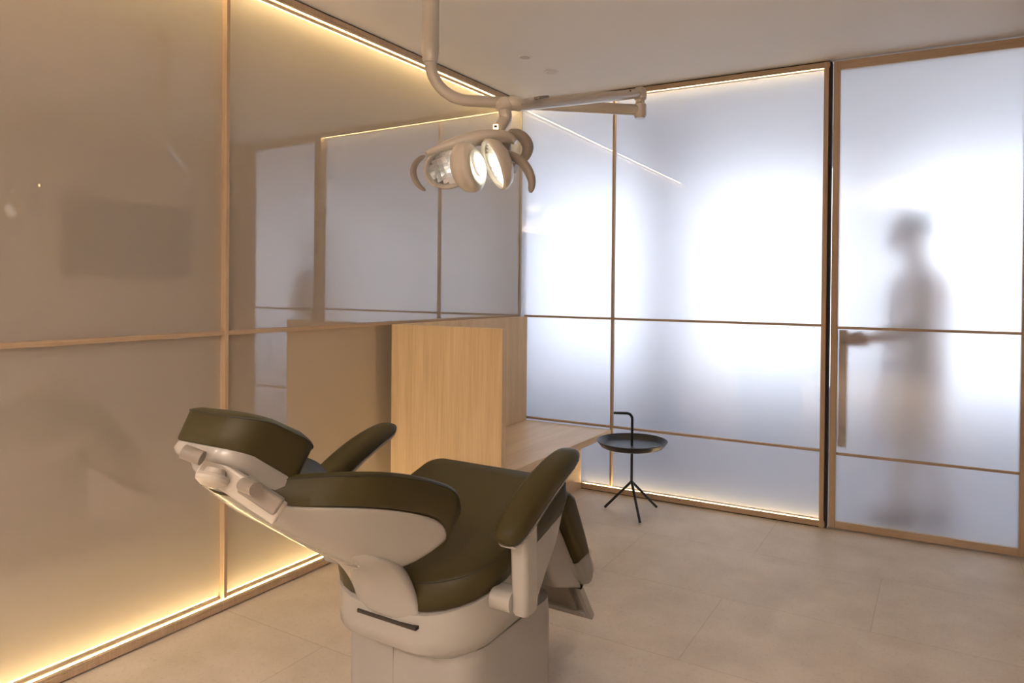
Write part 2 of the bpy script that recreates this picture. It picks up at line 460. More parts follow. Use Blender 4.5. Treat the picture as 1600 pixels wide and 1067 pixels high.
# ------------------------------------------------------------------ side table
TC = (-1.66, 3.955)
ts = empty('side_table', (*TC, 0), 'small round black tray table with a hooked carrying handle by frosted glass', 'side table')
bm = bmesh.new(); ZT = .405; TRR = .215
lathe(bm, [(.001, 0), (TRR*.86, 0), (TRR*.885, .002), (TRR, .033), (TRR+.003, .0335), (TRR+.0035, .031), (TRR*.9, -.001), (TRR*.865, -.005), (.001, -.005)], 64, (TC[0], TC[1], ZT))
obj('tray', bm, M_BLACK, ts)
ztop = .605; L_ = Vector((-.82, -.50, 0)).normalized()*.115
bm = bmesh.new()
tube(bm, arc_path([(TC[0], TC[1], .17), (TC[0], TC[1], ztop), (TC[0]+L_.x, TC[1]+L_.y, ztop+.003)], .035, 10), .0082, 14)
obj('handle_pole', bm, M_BLACK, ts)
for fx, fy in ((-1.824, 3.921), (-1.528, 3.772), (-1.546, 4.09)):
    bm = bmesh.new(); tube(bm, [(TC[0], TC[1], .185), (fx, fy, .008)], .008, 14)
    obj('leg', bm, M_BLACK, ts)
adopt(ts)

# ------------------------------------------------------------------ dental chair
CXh = -1.302
dc = empty('dental_chair', (CXh, 1.66, 0), 'reclined dental chair with olive leather cushions and white shell', 'dental chair')
def tilt(y): return .524 + .289*(y-1.4)           # underside of the seat cushion
# base column
bm = bmesh.new()
rings = []
for z, g in ((0, .0), (.33, 0), (.40, -.004)):
    rings.append([(x, y, z) for x, y in rrect(CXh-.235-g, CXh+.235+g, 1.46-g, 1.95+g, .085, 8)])
loft(bm, rings); obj('base_column', bm, M_BASEW, dc)
obj('column_seam', boxbm(-1.3265, -1.325, 1.4597, 1.462, 0, .37), M_GREYPL, dc, sm=False)
bm = bmesh.new(); loft(bm, [[(x, y, z) for x, y in rrect(CXh-.26, CXh+.26, 1.44, 2.0, .11, 8)] for z in (.0, .02)])
obj('floor_plate', bm, M_BASEW, dc, bevel=.004)
# seat carrier (white tub)
bm = bmesh.new(); rings = []
def car(hw, y0, y1, r, zf): return [(x, y, zf(y)) for x, y in rrect(CXh-hw, CXh+hw, y0, y1, r, 8)]
rings.append(car(.17, 1.48, 1.76, (.10,.05), lambda y: .388-.07*(y-1.4)))
rings.append(car(.215, 1.43, 1.80, (.13,.05), lambda y: .392-.06*(y-1.4)))
rings.append(car(.245, 1.40, 1.83, (.16,.05), lambda y: .41 + .04*(y-1.4)))
rings.append(car(.262, 1.385, 1.865, (.18,.05), lambda y: .425 + .23*(y-1.4)))
rings.append(car(.270, 1.38, 1.90, (.20,.04), lambda y: .46 + .289*(y-1.4)))
rings.append(car(.270, 1.38, 1.935, (.20,.04), lambda y: tilt(y)))
rings.append(car(.255, 1.395, 1.925, (.19,.04), lambda y: tilt(y)+.004))
loft(bm, rings); obj('seat_tub', bm, M_SHELL, dc, ang=60)
# seat cushion
def seat_ring(hw, y0, y1, dz, r0=.20, r1=.05, dish=0):
    return [(x, y, tilt(y)+dz) for x, y in rrect(CXh-hw, CXh+hw, y0, y1, (r0, r1), 8)]
bm = bmesh.new()
loft(bm, [seat_ring(.262, 1.395, 1.925, .003), seat_ring(.276, 1.385, 1.94, .010), seat_ring(.282, 1.382, 1.948, .045), seat_ring(.279, 1.386, 1.945, .082),
          seat_ring(.270, 1.394, 1.937, .091), seat_ring(.22, 1.44, 1.89, .095, .16), seat_ring(.12, 1.54, 1.80, .090, .08)])
sc = obj('seat_cushion', bm, M_LEATHER, dc, ang=70)
bm = bmesh.new(); pr = seat_ring(.2785, 1.3865, 1.9445, .0845)
tube(bm, pr+[pr[0]], .0016, 6, caps=False); obj('piping', bm, M_SEAM, sc)

# backrest: local frame along the reclined spine
S0 = Vector((0, .923, .928)); ts_ = Vector((0, .788, -.616)); tn = Vector((0, .616, .788))
def W(u, s, h): return Vector((CXh+u, 0, 0)) + S0 + ts_*s + tn*h
def lerp_tab(tab, s):
    n = len(tab)
    if s <= tab[0][0]: return tab[0][1]
    if s >= tab[-1][0]: return tab[-1][1]
    def sl(i):
        if i == 0: return (tab[1][1]-tab[0][1])/(tab[1][0]-tab[0][0])
        if i == n-1: return (tab[-1][1]-tab[-2][1])/(tab[-1][0]-tab[-2][0])
        a = (tab[i][1]-tab[i-1][1])/(tab[i][0]-tab[i-1][0]); b = (tab[i+1][1]-tab[i][1])/(tab[i+1][0]-tab[i][0])
        return 0 if a*b <= 0 else 2*a*b/(a+b)
    for i in range(n-1):
        (x0, v0), (x1, v1) = tab[i], tab[i+1]
        if s <= x1:
            h = x1-x0; t = (s-x0)/h
            return v0*(2*t**3-3*t*t+1)+sl(i)*h*(t**3-2*t*t+t)+v1*(3*t*t-2*t**3)+sl(i+1)*h*(t**3-t*t)
HW = [(-.06,.05), (0,.085), (.05,.140), (.10,.190), (.18,.230), (.3,.246), (.40,.247), (.46,.238), (.50,.205), (.52,.17)]
TOP = [(-.06,.052), (0,.066), (.05,.102), (.10,.137), (.18,.179), (.3,.22), (.40,.240), (.46,.222), (.50,.165), (.52,.12)]
TH = [(-.06,.03), (0,.050), (.07,.078), (.2,.083), (.40,.082), (.46,.075), (.50,.05), (.52,.035)]
CT = [(-.06,.045), (.0,.052), (.1,.085), (.3,.115), (.45,.12), (.52,.115)]     # height of the cushion's middle
BK = [(-.06,.025), (0,.0), (.1,-.006), (.25,-.004), (.4,.002), (.5,.02), (.52,.03)]         # outer spine line
ss = [-.02+.522*i/44 for i in range(45)]
us = [-1, -.94, -.82, -.6, -.3, 0, .3, .6, .82, .94, 1]
bm = bmesh.new(); rings = []
for s in ss:
    hw, top, th, ct = (lerp_tab(T, s) for T in (HW, TOP, TH, CT))
    bot = top-th; rr = []
    def edge(sg): return [W(sg*(hw-.007), s, top), W(sg*(hw-.001), s, top-.004), W(sg*hw, s, top-.010), W(sg*hw, s, (top+bot)/2), W(sg*(hw-.002), s, bot+.004), W(sg*(hw-.008), s, bot)]
    for u in us[1:-1]: rr.append(W(u*hw, s, ct+(top-ct)*abs(u)**2.2))
    rr += edge(1)
    for u in us[1:-1][::-1]: rr.append(W(u*hw, s, ct-.05+(bot-ct+.05)*u*u+.002))
    rr += edge(-1)[::-1]
    rings.append(rr)
loft(bm, rings); bc = obj('backrest_cushion', bm, M_LEATHER, dc, ang=60)
bm = bmesh.new()
pl = []
for s in ss[1:]:
    hw, top = lerp_tab(HW, s), lerp_tab(TOP, s); pl.append(W(hw, s, top-.0085))
tube(bm, catmull(pl, 3), .0016, 6); obj('piping', bm, M_SEAM, bc)
bm = bmesh.new(); tube(bm, catmull([Vector((2*CXh-p.x, p.y, p.z)) for p in pl], 3), .0016, 6); obj('piping', bm, M_SEAM, bc)
# white shell under it
bm = bmesh.new(); rings = []
ssh = [-.10, -.07, -.04, -.01, .02, .05, .08, .12, .18, .25, .32, .38, .42, .45, .475, .49]
HWS = [(-.10,.05), (-.06,.085)] + [(a, b_) for a, b_ in HW if a > -.05]
for s in ssh:
    hw, top, th, ct, bk = lerp_tab(HWS, s)*1.0, lerp_tab(TOP, s), lerp_tab(TH, s), lerp_tab(CT, s), lerp_tab(BK, s)
    rim = top-th; rr = []
    if s < -.04: rim = .045
    if s < -.04: bk = .015
    hw -= .006
    for u in us:
        k = abs(u)**2; a = bk+.03; rr.append(W(u*hw, s, a+(rim-a)*k))
    for u in us[::-1]:
        k = abs(u)**2.6; rr.append(W(u*(hw-.001), s, bk+(rim-.006-bk)*k))
    rings.append(rr)
loft(bm, rings); obj('backrest_shell', bm, M_SHELL, dc, subsurf=1)
# tongue running down into the seat
bm = bmesh.new(); rings = []
path = [((1.13,.775), .05, .03), ((1.185,.727), .112, .045), ((1.24,.69), .125, .05), ((1.285,.655), .125, .05), ((1.325,.61), .118, .05), ((1.355,.56), .113, .045), ((1.372,.515), .113, .04), ((1.378,.492), .113, .035)]
for i, ((y, z), hw, th) in enumerate(path):
    a = Vector(path[max(i-1,0)][0]); b_ = Vector(path[min(i+1,len(path)-1)][0]); t = (b_-a).normalized(); nrm = Vector((-t.y, t.x))  # towards patient
    rr = []
    for u in (-1, -.9, -.5, 0, .5, .9, 1):
        e = .022*abs(u)**3; rr.append((CXh+.012+u*hw, y+nrm.x*e, z+nrm.y*e))
    for u in (1, .5, 0, -.5, -1):
        rr.append((CXh+.012+u*hw, y+nrm.x*th, z+nrm.y*th))
    rings.append(rr)
loft(bm, rings); tg = obj('backrest_hinge_cover', bm, M_SHELL, dc, subsurf=2)
obj('slot', boxbm(CXh-.078, CXh+.128, 1.3755, 1.40, .488, .497), M_DARK, dc, sm=False)

# headrest
ang = math.radians(28); e1 = Vector((0, math.cos(ang), -math.sin(ang))); en = Vector((0, math.sin(ang), math.cos(ang)))
HO = Vector((CXh, .886, 1.116))     # top rear edge
def Hp(u, s, h):
    bend = .016*(1-((s-.10)/.105)**2)    # the pad bulges along its length
    return HO + Vector((u, 0, 0)) + e1*s + en*(h*(.84+1.6*max(0,min(s,.2))) + bend)
def hring(hw0, hw1, s0, s1, h, r):
    out = []
    for x, y in rrect(-1, 1, s0, s1, r, 8) if False else rrect(-hw1, hw1, s0, s1, (r*1.25, r), 8):
        t = (y-s0)/(s1-s0); k = (hw0+(hw1-hw0)*t)/hw1
        out.append(Hp(x*k, y, h))
    return out
bm = bmesh.new()
loft(bm, [hring(.098, .112, .0, .202, -.080, .05), hring(.102, .117, -.004, .206, -.076, .053), hring(.104, .120, -.004, .207, -.045, .055), hring(.108, .124, -.002, .209, -.006, .055),
          hring(.106, .122, .0, .207, .0, .053), hring(.092, .106, .015, .19, .006, .045), hring(.055, .065, .055, .15, .010, .03)])
hc = obj('headrest_cushion', bm, M_LEATHER, dc, ang=75)
bm = bmesh.new(); pr = hring(.1083, .1243, -.0023, .2093, -.004, .055); tube(bm, pr+[pr[0]], .0018, 6, caps=False); obj('piping', bm, M_SEAM, hc)
bm = bmesh.new()
loft(bm, [hring(.065, .080, .03, .175, -.118, .03), hring(.090, .105, .004, .200, -.112, .045), hring(.100, .115, -.004, .206, -.098, .05), hring(.098, .113, -.001, .203, -.080, .05)])
obj('headrest_shell', bm, M_SHELL, dc, ang=60)
# headrest linkage
bm = bmesh.new(); A = V(296,716,1.36); B_ = V(322,728,1.36)
tube(bm, [V(287,705,1.335), V(316,716,1.335)], .014, 20); obj('hinge_barrel', bm, M_GREYPL, dc)
bm = bmesh.new()
Mx = frame_mat(V(372,760,1.37), V(430,800,1.37)-V(310,720,1.37), Rv)
box(bm, -.024, .024, -.012, .006, -.085, .10, M=Mx); obj('link_arm', bm, M_LAMPW, dc, bevel=.004)
bm = bmesh.new(); tube(bm, [V(380,757,1.33), V(400,765,1.30)], .0135, 20); obj('hinge_barrel', bm, M_GREYPL, dc)
bm = bmesh.new()
Mx = frame_mat(V(400,768,1.34), V(432,788,1.34)-V(385,757,1.34), Rv)
box(bm, -.018, .018, -.008, .010, -.03, .055, M=Mx); obj('link_bracket', bm, M_GREYPL, dc, bevel=.004)
bm = bmesh.new()
Mk = frame_mat(V(330,752,1.345), V(322,770,1.348)-V(330,750,1.36), Rv)
lathe(bm, [(.001,.010),(.018,.0085),(.030,.001),(.032,-.006),(.029,-.012),(.020,-.014),(.018,-.024),(.001,-.024)], 32, M=Mk)
bmesh.ops.scale(bm, vec=(1,1,1), verts=bm.verts); obj('adjusting_knob', bm, M_LAMPW, dc)

# armrests
def armrest(cx, sgn, side):
    prof = [(1.441,.738,.014,.012),(1.448,.742,.030,.024),(1.462,.752,.040,.031),(1.50,.775,.0455,.034),(1.56,.808,.047,.034),(1.63,.842,.0465,.032),(1.70,.868,.045,.029),(1.76,.884,.041,.025),(1.79,.890,.036,.020),(1.806,.891,.026,.013),(1.812,.891,.014,.007)]
    bm = bmesh.new(); rings = []
    for i, (y, z, hw, th) in enumerate(prof):
        a = Vector(prof[max(i-1,0)][:2]); b_ = Vector(prof[min(i+1,len(prof)-1)][:2]); t = (b_-a).normalized(); n = Vector((-t.y, t.x))
        rr = []
        for k in range(16):
            q = 2*PI*k/16; c, s = math.cos(q), math.sin(q)
            c2 = math.copysign(abs(c)**.7, c); s2 = math.copysign(abs(s)**.8, s)
            rr.append((cx+hw*c2, y+n.x*th*s2, z+n.y*th*s2))
        rings.append(rr)
    loft(bm, rings); ap = obj('armrest_pad', bm, M_LEATHER, dc, subsurf=1)
    bm = bmesh.new(); rings = []
    for i, (y, z, hw, th) in enumerate(prof[1:-1]):
        a = Vector(prof[i][:2]); b_ = Vector(prof[i+2][:2]); t = (b_-a).normalized(); n = Vector((-t.y, t.x))
        rr = []
        for u in (-1, -.6, 0, .6, 1): rr.append((cx+hw*.86*u, y-n.x*th*.80, z-n.y*th*.80))
        for u in (1, .6, 0, -.6, -1): rr.append((cx+hw*.72*u, y-n.x*(th+.005), z-n.y*(th+.005)))
        rings.append(rr)
    loft(bm, rings); obj('armrest_plate', bm, M_SHELL, dc, ang=50)
    pc = cx - sgn*.002
    bm = bmesh.new()
    rings = []
    for z, y0, y1, hx, off in ((.775,1.505,1.574,.027,0),(.68,1.512,1.579,.026,0),(.58,1.517,1.584,.025,0),(.53,1.518,1.585,.025,0),(.520,1.522,1.580,.021,0)):
        rings.append([(x, y, z) for x, y in rrect(pc-hx, pc+hx, y0, y1, .014, 4)])
    rings = [[(x, y, z if i else .745+.55*(y-1.505)) for x, y, z in r] for i, r in enumerate(rings)]
    loft(bm, rings)
    obj('armrest_post', bm, M_SHELL, dc, ang=50)
    xa, xb = sorted((pc - sgn*.020, CXh + sgn*.268))
    bm = bmesh.new()
    rings = []
    for x, g in ((xa, 0), (xa+.3*(xb-xa), 0), (xb, 0)):
        rings.append([(x, y, z) for y, z in rrect(1.503-g, 1.584+g, .521-g, .578+g, .024, 5)])
    loft(bm, rings); obj('armrest_bracket', bm, M_SHELL, dc, ang=50)
armrest(-.949, 1, 'right'); armrest(-1.655, -1, 'left')

# leg rest
def prism_x(bm, pts, x0, x1, n=1):
    loft(bm, [[(x, y, z) for y, z in pts] for x in (x0, x1)])
dl = Vector((.235, -.345)).normalized(); dn = Vector((-dl.y, dl.x))   # along the shin, outwards
LO = Vector((1.955, .66))
def Lp(s, h): v = LO + dl*s + dn*h; return (v.x, v.y)
bm = bmesh.new(); rings = []
for s, hw, h0, h1 in ((-.012,.235,.010,.055),(.0,.245,.002,.075),(.03,.250,0,.084),(.20,.246,0,.072),(.37,.236,0,.060),(.405,.228,.004,.052),(.415,.215,.014,.04)):
    rr = []
    for x, h in rrect(-hw, hw, h0, h1, min(.02, (h1-h0)*.45), 5):
        y, z = Lp(s, h); rr.append((CXh+x, y, z))
    rings.append(rr)
loft(bm, rings); obj('legrest_cushion', bm, M_LEATHER, dc, ang=60)
bm = bmesh.new(); rings = []
for s, hw, h0, h1 in ((-.015,.20,-.075,-.002),(.05,.208,-.115,-.001),(.12,.212,-.133,-.001),(.235,.212,-.128,-.001),(.25,.212,-.122,-.001),(.34,.210,-.060,-.001),(.405,.206,-.016,-.001)):
    rr = []
    for x, h in rrect(-hw, hw, h0, h1, .018, 5):
        y, z = Lp(s, h); rr.append((CXh+x, y, z))
    rings.append(rr)
loft(bm, rings); obj('legrest_shell', bm, M_BASEW, dc, ang=60)
# clear shoe cover wrapped round the lower half of the leg cushion
M_CLEAR = pmat('clear_vinyl', (.85,.82,.78), .15)
M_CLEAR.node_tree.nodes['Principled BSDF'].inputs['Alpha'].default_value = .2
bm = bmesh.new()
rings = []
for s in (.235, .30, .36, .402):
    rr = []
    for x, h in rrect(-.2495+.02*(s-.2), .2495-.02*(s-.2), -.035 if s < .33 else -.035+.4*(s-.33), .0755-.10*(s-.2), .022, 5):
        y, z = Lp(s + (.05*(h/.07) if s == .235 and h > 0 else 0), h); rr.append((CXh+x, y, z))
    rings.append(rr)
loft(bm, rings, caps=False)
o = obj('clear_cover', bm, M_CLEAR, dc, ang=60); sol = o.modifiers.new('sol', 'SOLIDIFY'); sol.thickness = .0015
# foot frame: sliding plate that runs on in line with the shin
hw = .178
def fbar(bm, s0, s1, x0, x1, h0=.004, h1=.028):
    loft(bm, [[(x, *Lp(s, h)) for s, h in ((s0,h0),(s1,h0),(s1,h1),(s0,h1))] for x in (x0, x1)])
bm = bmesh.new()
fbar(bm, .30, .635, CXh-hw, CXh-hw+.024); fbar(bm, .30, .635, CXh+hw-.024, CXh+hw)
fbar(bm, .602, .635, CXh-hw+.024, CXh+hw-.024); fbar(bm, .30, .33, CXh-hw+.024, CXh+hw-.024)
obj('foot_frame', bm, M_SHELL, dc, bevel=.003)
bm = bmesh.new(); fbar(bm, .33, .602, CXh-hw+.022, CXh+hw-.022, .014, .022)
obj('foot_plate', bm, M_GREYPL, dc)
for x in (CXh-.135, CXh+.110):
    bm = bmesh.new(); fbar(bm, .34, .58, x, x+.026, -.004, .0135)
    obj('slide_rail', bm, M_GREYPL, dc, bevel=.002)
adopt(dc)

# ------------------------------------------------------------------ dental lamp
PX, PY = -1.774, 2.141
dlm = empty('dental_lamp', (PX, PY, 2.7), 'white dental operating lamp on a jointed arm hanging from the ceiling', 'lamp')
bm = bmesh.new(); lathe(bm, [(.001,2.699),(.085,2.699),(.085,2.685),(.075,2.678),(.0275,2.672),(.001,2.672)], 40, (PX,PY,0)); obj('ceiling_plate', bm, M_LAMPW, dlm)
bm = bmesh.new(); lathe(bm, [(.001,2.680),(.033,2.680),(.033,2.335),(.0345,2.33),(.033,2.30),(.028,2.262),(.024,2.26),(.001,2.26)], 40, (PX,PY,0)); obj('drop_pole', bm, M_LAMPW, dlm)
E_ = V(996,174,2.82); E_.z = 2.12; 
jn = Vector((-1.107, 2.687, 2.12))
bm = bmesh.new()
tube(bm, arc_path([(PX,PY,2.30),(PX,PY,2.12),(jn.x,jn.y,2.12)], .15, 18), .0228, 24)
obj('lower_arm', bm, M_LAMPW, dlm)
def dep(v): return (Vector(v)-Vector((0,0,EYE))).dot(Fv)
dj = dep(jn)
bm = bmesh.new()
lathe(bm, [(.001,-.035),(.020,-.035),(.026,-.022),(.026,.022),(.019,.030),(.019,.040),(.026,.046),(.028,.075),(.020,.092),(.001,.094)], 32, (jn.x,jn.y,jn.z))
obj('end_joint', bm, M_LAMPW, dlm)
je = Vector((-1.229, 1.895, 1.975)); dE = dep(je)
s0 = jn + Vector((0,0,.068)); s1 = V(806,164,dE+.01)
bm = bmesh.new()
dirn = (s1-s0).normalized()
rr = []
pts = [s0 + (s1-s0)*t for t in (0, .03, .1, .5, .9, .97, 1)]
tube(bm, pts, [.012, .017, .019, .020, .021, .020, .015], 24, flat=1.0)
sa = obj('spring_arm', bm, M_LAMPW, dlm)
bm = bmesh.new(); c = V(846,152,dE+.05); Mx = frame_mat(c, -dirn, Uv)
box(bm, -.006, .004, -.012, .012, -.028, .028, M=Mx); obj('arm_window', bm, M_GREYPL, sa, bevel=.003)
# joint head over the lamp
bm = bmesh.new()
lathe(bm, [(.001,.026),(.014,.026),(.024,.016),(.030,.002),(.031,-.006),(.027,-.013),(.0205,-.016),(.0205,-.026),(.001,-.026)], 32, M=Matrix.Translation(V(789,165,dE)))
obj('elbow_cap', bm, M_LAMPW, dlm)
bm = bmesh.new()
tube(bm, [V(790,161,dE), V(800,161,dE), V(812,163,dE+.005), V(817,163,dE+.01)], [.018,.024,.0225,.018], 24)
obj('elbow_joint', bm, M_LAMPW, dlm)
bm = bmesh.new()
tube(bm, catmull([V(789,176,dE), V(790,186,dE), V(784,196,dE-.01), V(777,206,dE-.02)], 5), .0205, 24); yk = obj('swivel_neck', bm, M_LAMPW, dlm)
M_BTN = emat('lit_button', (1,.55,.22), 1.6)
bm = bmesh.new(); Mx = frame_mat(V(774.5,198,dE-.062), -Fv, Uv)
box(bm, -.0075, .0075, -.0085, .0085, -.004, .003, M=Mx); bt = obj('switch_button', bm, M_BTN, dlm, bevel=.002)
bm = bmesh.new(); box(bm, -.0035, .0035, -.005, .005, .003, .0045, M=Mx); obj('button_symbol', bm, M_DARK, bt)
for px_, py_, dd, nn in ((672.5,70,2.70,0),(815,163,dE-.012,1),(985,142,2.765,2)):
    bm = bmesh.new(); lathe(bm, [(.001,-.002),(.0035,-.002),(.0035,.0015),(.001,.0015)], 12, M=frame_mat(V(px_,py_,dd), -Fv, Uv)); obj('screw', bm, M_BLKPL, dlm)
adopt(dlm)
# the head
DH = 2.10
HC = V(742,252,DH)
fwd = Vector((.03, -.86, -.50)).normalized(); lat = Vector((1,0,0)); lat = (lat - fwd*lat.dot(fwd)).normalized(); upv = lat.cross(fwd)*1
if upv.z < 0: upv = -upv
def HL(x, y, z): return HC + lat*x + fwd*y + upv*z
def dish(cx, cy, cz, yaw, a, b_, name, sgn):
    n = (fwd*math.cos(yaw) + lat*math.sin(yaw)).normalized()
    l = (lat*math.cos(yaw) - fwd*math.sin(yaw)).normalized()
    c = HL(cx, cy, cz); N_ = 40
    def ring(k, d):
        out = []
        for i in range(N_):
            q = 2*PI*i/N_; x = a*k*math.cos(q); z = b_*k*math.sin(q)
            x2 = x*(1+.0*sgn); z2 = z*(1 - .18*sgn*x/a)
            out.append(c + l*x2 + upv*z2 + n*d)
        return out
    bm = bmesh.new(); loft(bm, [ring(.55,-.040), ring(.86,-.026), ring(1.0,-.006), ring(1.01,.004), ring(.96,.008), ring(.85,.0)], caps=False)
    bm.faces.new([bm.verts.new(p) for p in ring(.55,-.040)])
    bmesh.ops.remove_doubles(bm, verts=bm.verts, dist=.0002)
    h = obj(name, bm, M_LAMPW, dlm, ang=50); sl = h.modifiers.new('s','SOLIDIFY'); sl.thickness = .003; sl.offset = 0
    # facetted mirror: a curved grid of flat tilted tiles
    bm = bmesh.new(); rnd = random.Random(7)
    G = 5
    for i in range(-G, G):
        for j in range(-G, G):
            x = (i+.5)/G; z = (j+.5)/G
            if x*x+z*z > .97: continue
            tx, tz = rnd.uniform(-.12,.12), rnd.uniform(-.12,.12)
            vs = []
            for dx, dz in ((-.5,-.5),(.5,-.5),(.5,.5),(-.5,.5)):
                xx = (x+dx/G*.98)*a*.84; zz = (z+dz/G*.98)*b_*.84
                rr_ = (xx/(a*.84))**2+(zz/(b_*.84))**2
                k = min(1, 1/math.sqrt(rr_)) if rr_ > 1 else 1
                xx *= k; zz *= k; rr_ = min(rr_, 1)
                d = -.030*(1-rr_) - .002 + (dx/G*a*tx + dz/G*b_*tz)*.84
                vs.append(bm.verts.new(c + l*xx + upv*zz*(1-.18*sgn*xx/a) + n*d))
            bm.faces.new(vs)
    r = obj('facet_mirror', bm, M_MIRROR if sgn > 0 else M_SATIN, h, sm=False)
    bm = bmesh.new(); bm.faces.new([bm.verts.new(p) for p in ring(.86, .0015)])
    ge = bmesh.ops.extrude_face_region(bm, geom=bm.faces[:]); bmesh.ops.translate(bm, vec=n*.002, verts=[v for v in ge['geom'] if isinstance(v, bmesh.types.BMVert)])
    obj('lens', bm, M_LENS, h, sm=False)
    return h
M_MIRROR = pmat('mirror_facets', (.80,.79,.80), .12, metal=1)
M_SATIN = pmat('satin_reflector', (.85,.84,.80), .35, metal=.6)
M_LENS = pmat('lamp_lens', (.9,.9,.9), .02)
M_LENS.node_tree.nodes['Principled BSDF'].inputs['Alpha'].default_value = .10
def lens_pos(sgn, a):
    yw = -sgn*.62; ll = (math.cos(yw), -math.sin(yw))
    return sgn*ll[0]*a, -.045+sgn*ll[1]*a
cl = lens_pos(-1, .092); cr = lens_pos(1, .088)
h1 = dish(cl[0], cl[1], -.006, .62, .092, .062, 'reflector_housing', 1)
h2 = dish(cr[0]-.002, cr[1], -.012, -.70, .084, .076, 'reflector_housing', -1)
# central bulb housing: an upright fin in front of the two reflectors, lenses on its flanks
bm = bmesh.new(); rings = []; NB = 36
for t, k_, y0_ in ((-.034,.55,.004),(-.032,.70,.002),(-.027,.86,0),(-.018,.96,0),(-.006,1,0),(.006,1,0),(.018,.96,0),(.027,.86,0),(.032,.70,.002),(.034,.55,.004)):
    ring = []
    for k in range(NB):
        q = 2*PI*k/NB
        yy = .054*k_*math.cos(q)*(1 if math.cos(q) > 0 else 1.05); zz = .077*k_*math.sin(q)*(1-.12*math.cos(q))
        ring.append(HL(t, .048+yy, -.004+zz))
    rings.append(ring)
loft(bm, rings); bh = obj('bulb_housing', bm, M_LAMPW, dlm, ang=50)
M_BULB = emat('bulb_cover', (1,.97,.86), .08)
M_FLANK = pmat('satin_flank', (.42,.42,.38), .35, metal=.3)
for sg in (1, -1):
    bm = bmesh.new(); rings = []
    for t, k_ in ((.0335,1),(.0355,.95),(.036,.8)):
        rings.append([HL(sg*t, .044+.042*k_*math.cos(2*PI*k/NB)*(1 if math.cos(2*PI*k/NB) > 0 else 1.05), -.006+.057*k_*math.sin(2*PI*k/NB)) for k in range(NB)])
    loft(bm, rings); fk = obj('side_panel', bm, M_FLANK, bh)
    bm = bmesh.new(); rings = []
    for t, k_ in ((.0355,1),(.041,.92),(.043,.6),(.0435,.25)):
        rings.append([HL(sg*t, .042+.023*k_*math.cos(2*PI*k/24), .004+.036*k_*math.sin(2*PI*k/24)*(1+.2*math.cos(2*PI*k/24))) for k in range(24)])
    loft(bm, rings); obj('bulb_cover', bm, M_BULB, bh)
# top yoke and motor body behind
yp = catmull([V(666,240,2.09), V(690,231,2.11), V(718,222,2.12), V(746,216,2.13), V(775,214,2.14), V(796,216,2.15), V(806,222,2.15)], 5)
yr = [.005+.027*math.sin(PI*min(1,(i/(len(yp)-1))**1.1*.86+.05))**1.0 for i in range(len(yp))]
bm = bmesh.new(); tube(bm, yp, yr, 16, flat=.75, up=(0,0,1)); obj('yoke', bm, M_LAMPW, dlm)
bm = bmesh.new(); tube(bm, [V(782,212,2.17), V(782,236,2.17), V(781,244,2.17)], [.034,.034,.026], 28); obj('motor_body', bm, M_GREYPL, dlm)
bm = bmesh.new(); tube(bm, [V(770,258,2.18), V(806,263,2.16)], .016, 24); obj('pivot_shaft', bm, M_GREYPL, dlm)
# handles
def handle(pts, r, name='handle', n=5, m=None):
    bm = bmesh.new(); pp = catmull(pts, n); N_ = len(pp)-1
    rr = [r*(.62+.38*math.sin(PI*i/N_))*(.45 if i in (0, N_) else .85 if i in (1, N_-1) else 1) for i in range(N_+1)]
    tube(bm, pp, rr, 14, flat=1.2); return obj(name, bm, m or M_GREYPL, dlm, ang=60)
handle([V(664,243,2.08), V(652,252,2.07), V(646,265,2.06), V(648,279,2.05), V(655,290,2.05), V(665,298,2.05)], .0085)
handle([V(778,237,2.10), V(797,242,2.07), V(815,253,2.04), V(826,268,2.02), V(831,284,2.01), V(829,301,2.01)], .0125)
handle([V(794,207,2.17), V(808,209,2.15), V(820,218,2.14), V(825,231,2.13), V(820,245,2.13), V(806,254,2.15)], .0155)
adopt(dlm)
# its light
for sg in (1, -1):
    pl_ = bpy.data.lights.new('bulb_glow', 'SPOT'); po = bpy.data.objects.new('bulb_glow', pl_); COL.objects.link(po)
    po.location = HL(sg*.0475, .036, 0); pl_.energy = .75 if sg > 0 else .05; pl_.color = (1,.97,.84); pl_.shadow_soft_size = .003
    pl_.spot_size = math.radians(100); pl_.spot_blend = .6
    aim = HL(cr[0], cr[1], cr[1]*0-.012) if sg > 0 else HL(cl[0], cl[1], 0)
    po.rotation_euler = (aim-po.location).to_track_quat('-Z','Y').to_euler()
    tag(po, 'glow of the lamp bulb onto its %s reflector' % ('right' if sg > 0 else 'left'), 'light')
sp = bpy.data.lights.new('operating_beam', 'SPOT'); so = bpy.data.objects.new('operating_beam', sp); COL.objects.link(so)
so.location = HL(.0,.095,0); tgt = Vector((CXh+.0,1.0,1.07))
so.rotation_euler = (tgt-so.location).to_track_quat('-Z','Y').to_euler()
sp.energy = 7; sp.spot_size = math.radians(20); sp.spot_blend = .8; sp.shadow_soft_size = .05; sp.color = (.90,1,.74)
tag(so, 'beam of the dental operating lamp onto the headrest', 'light')

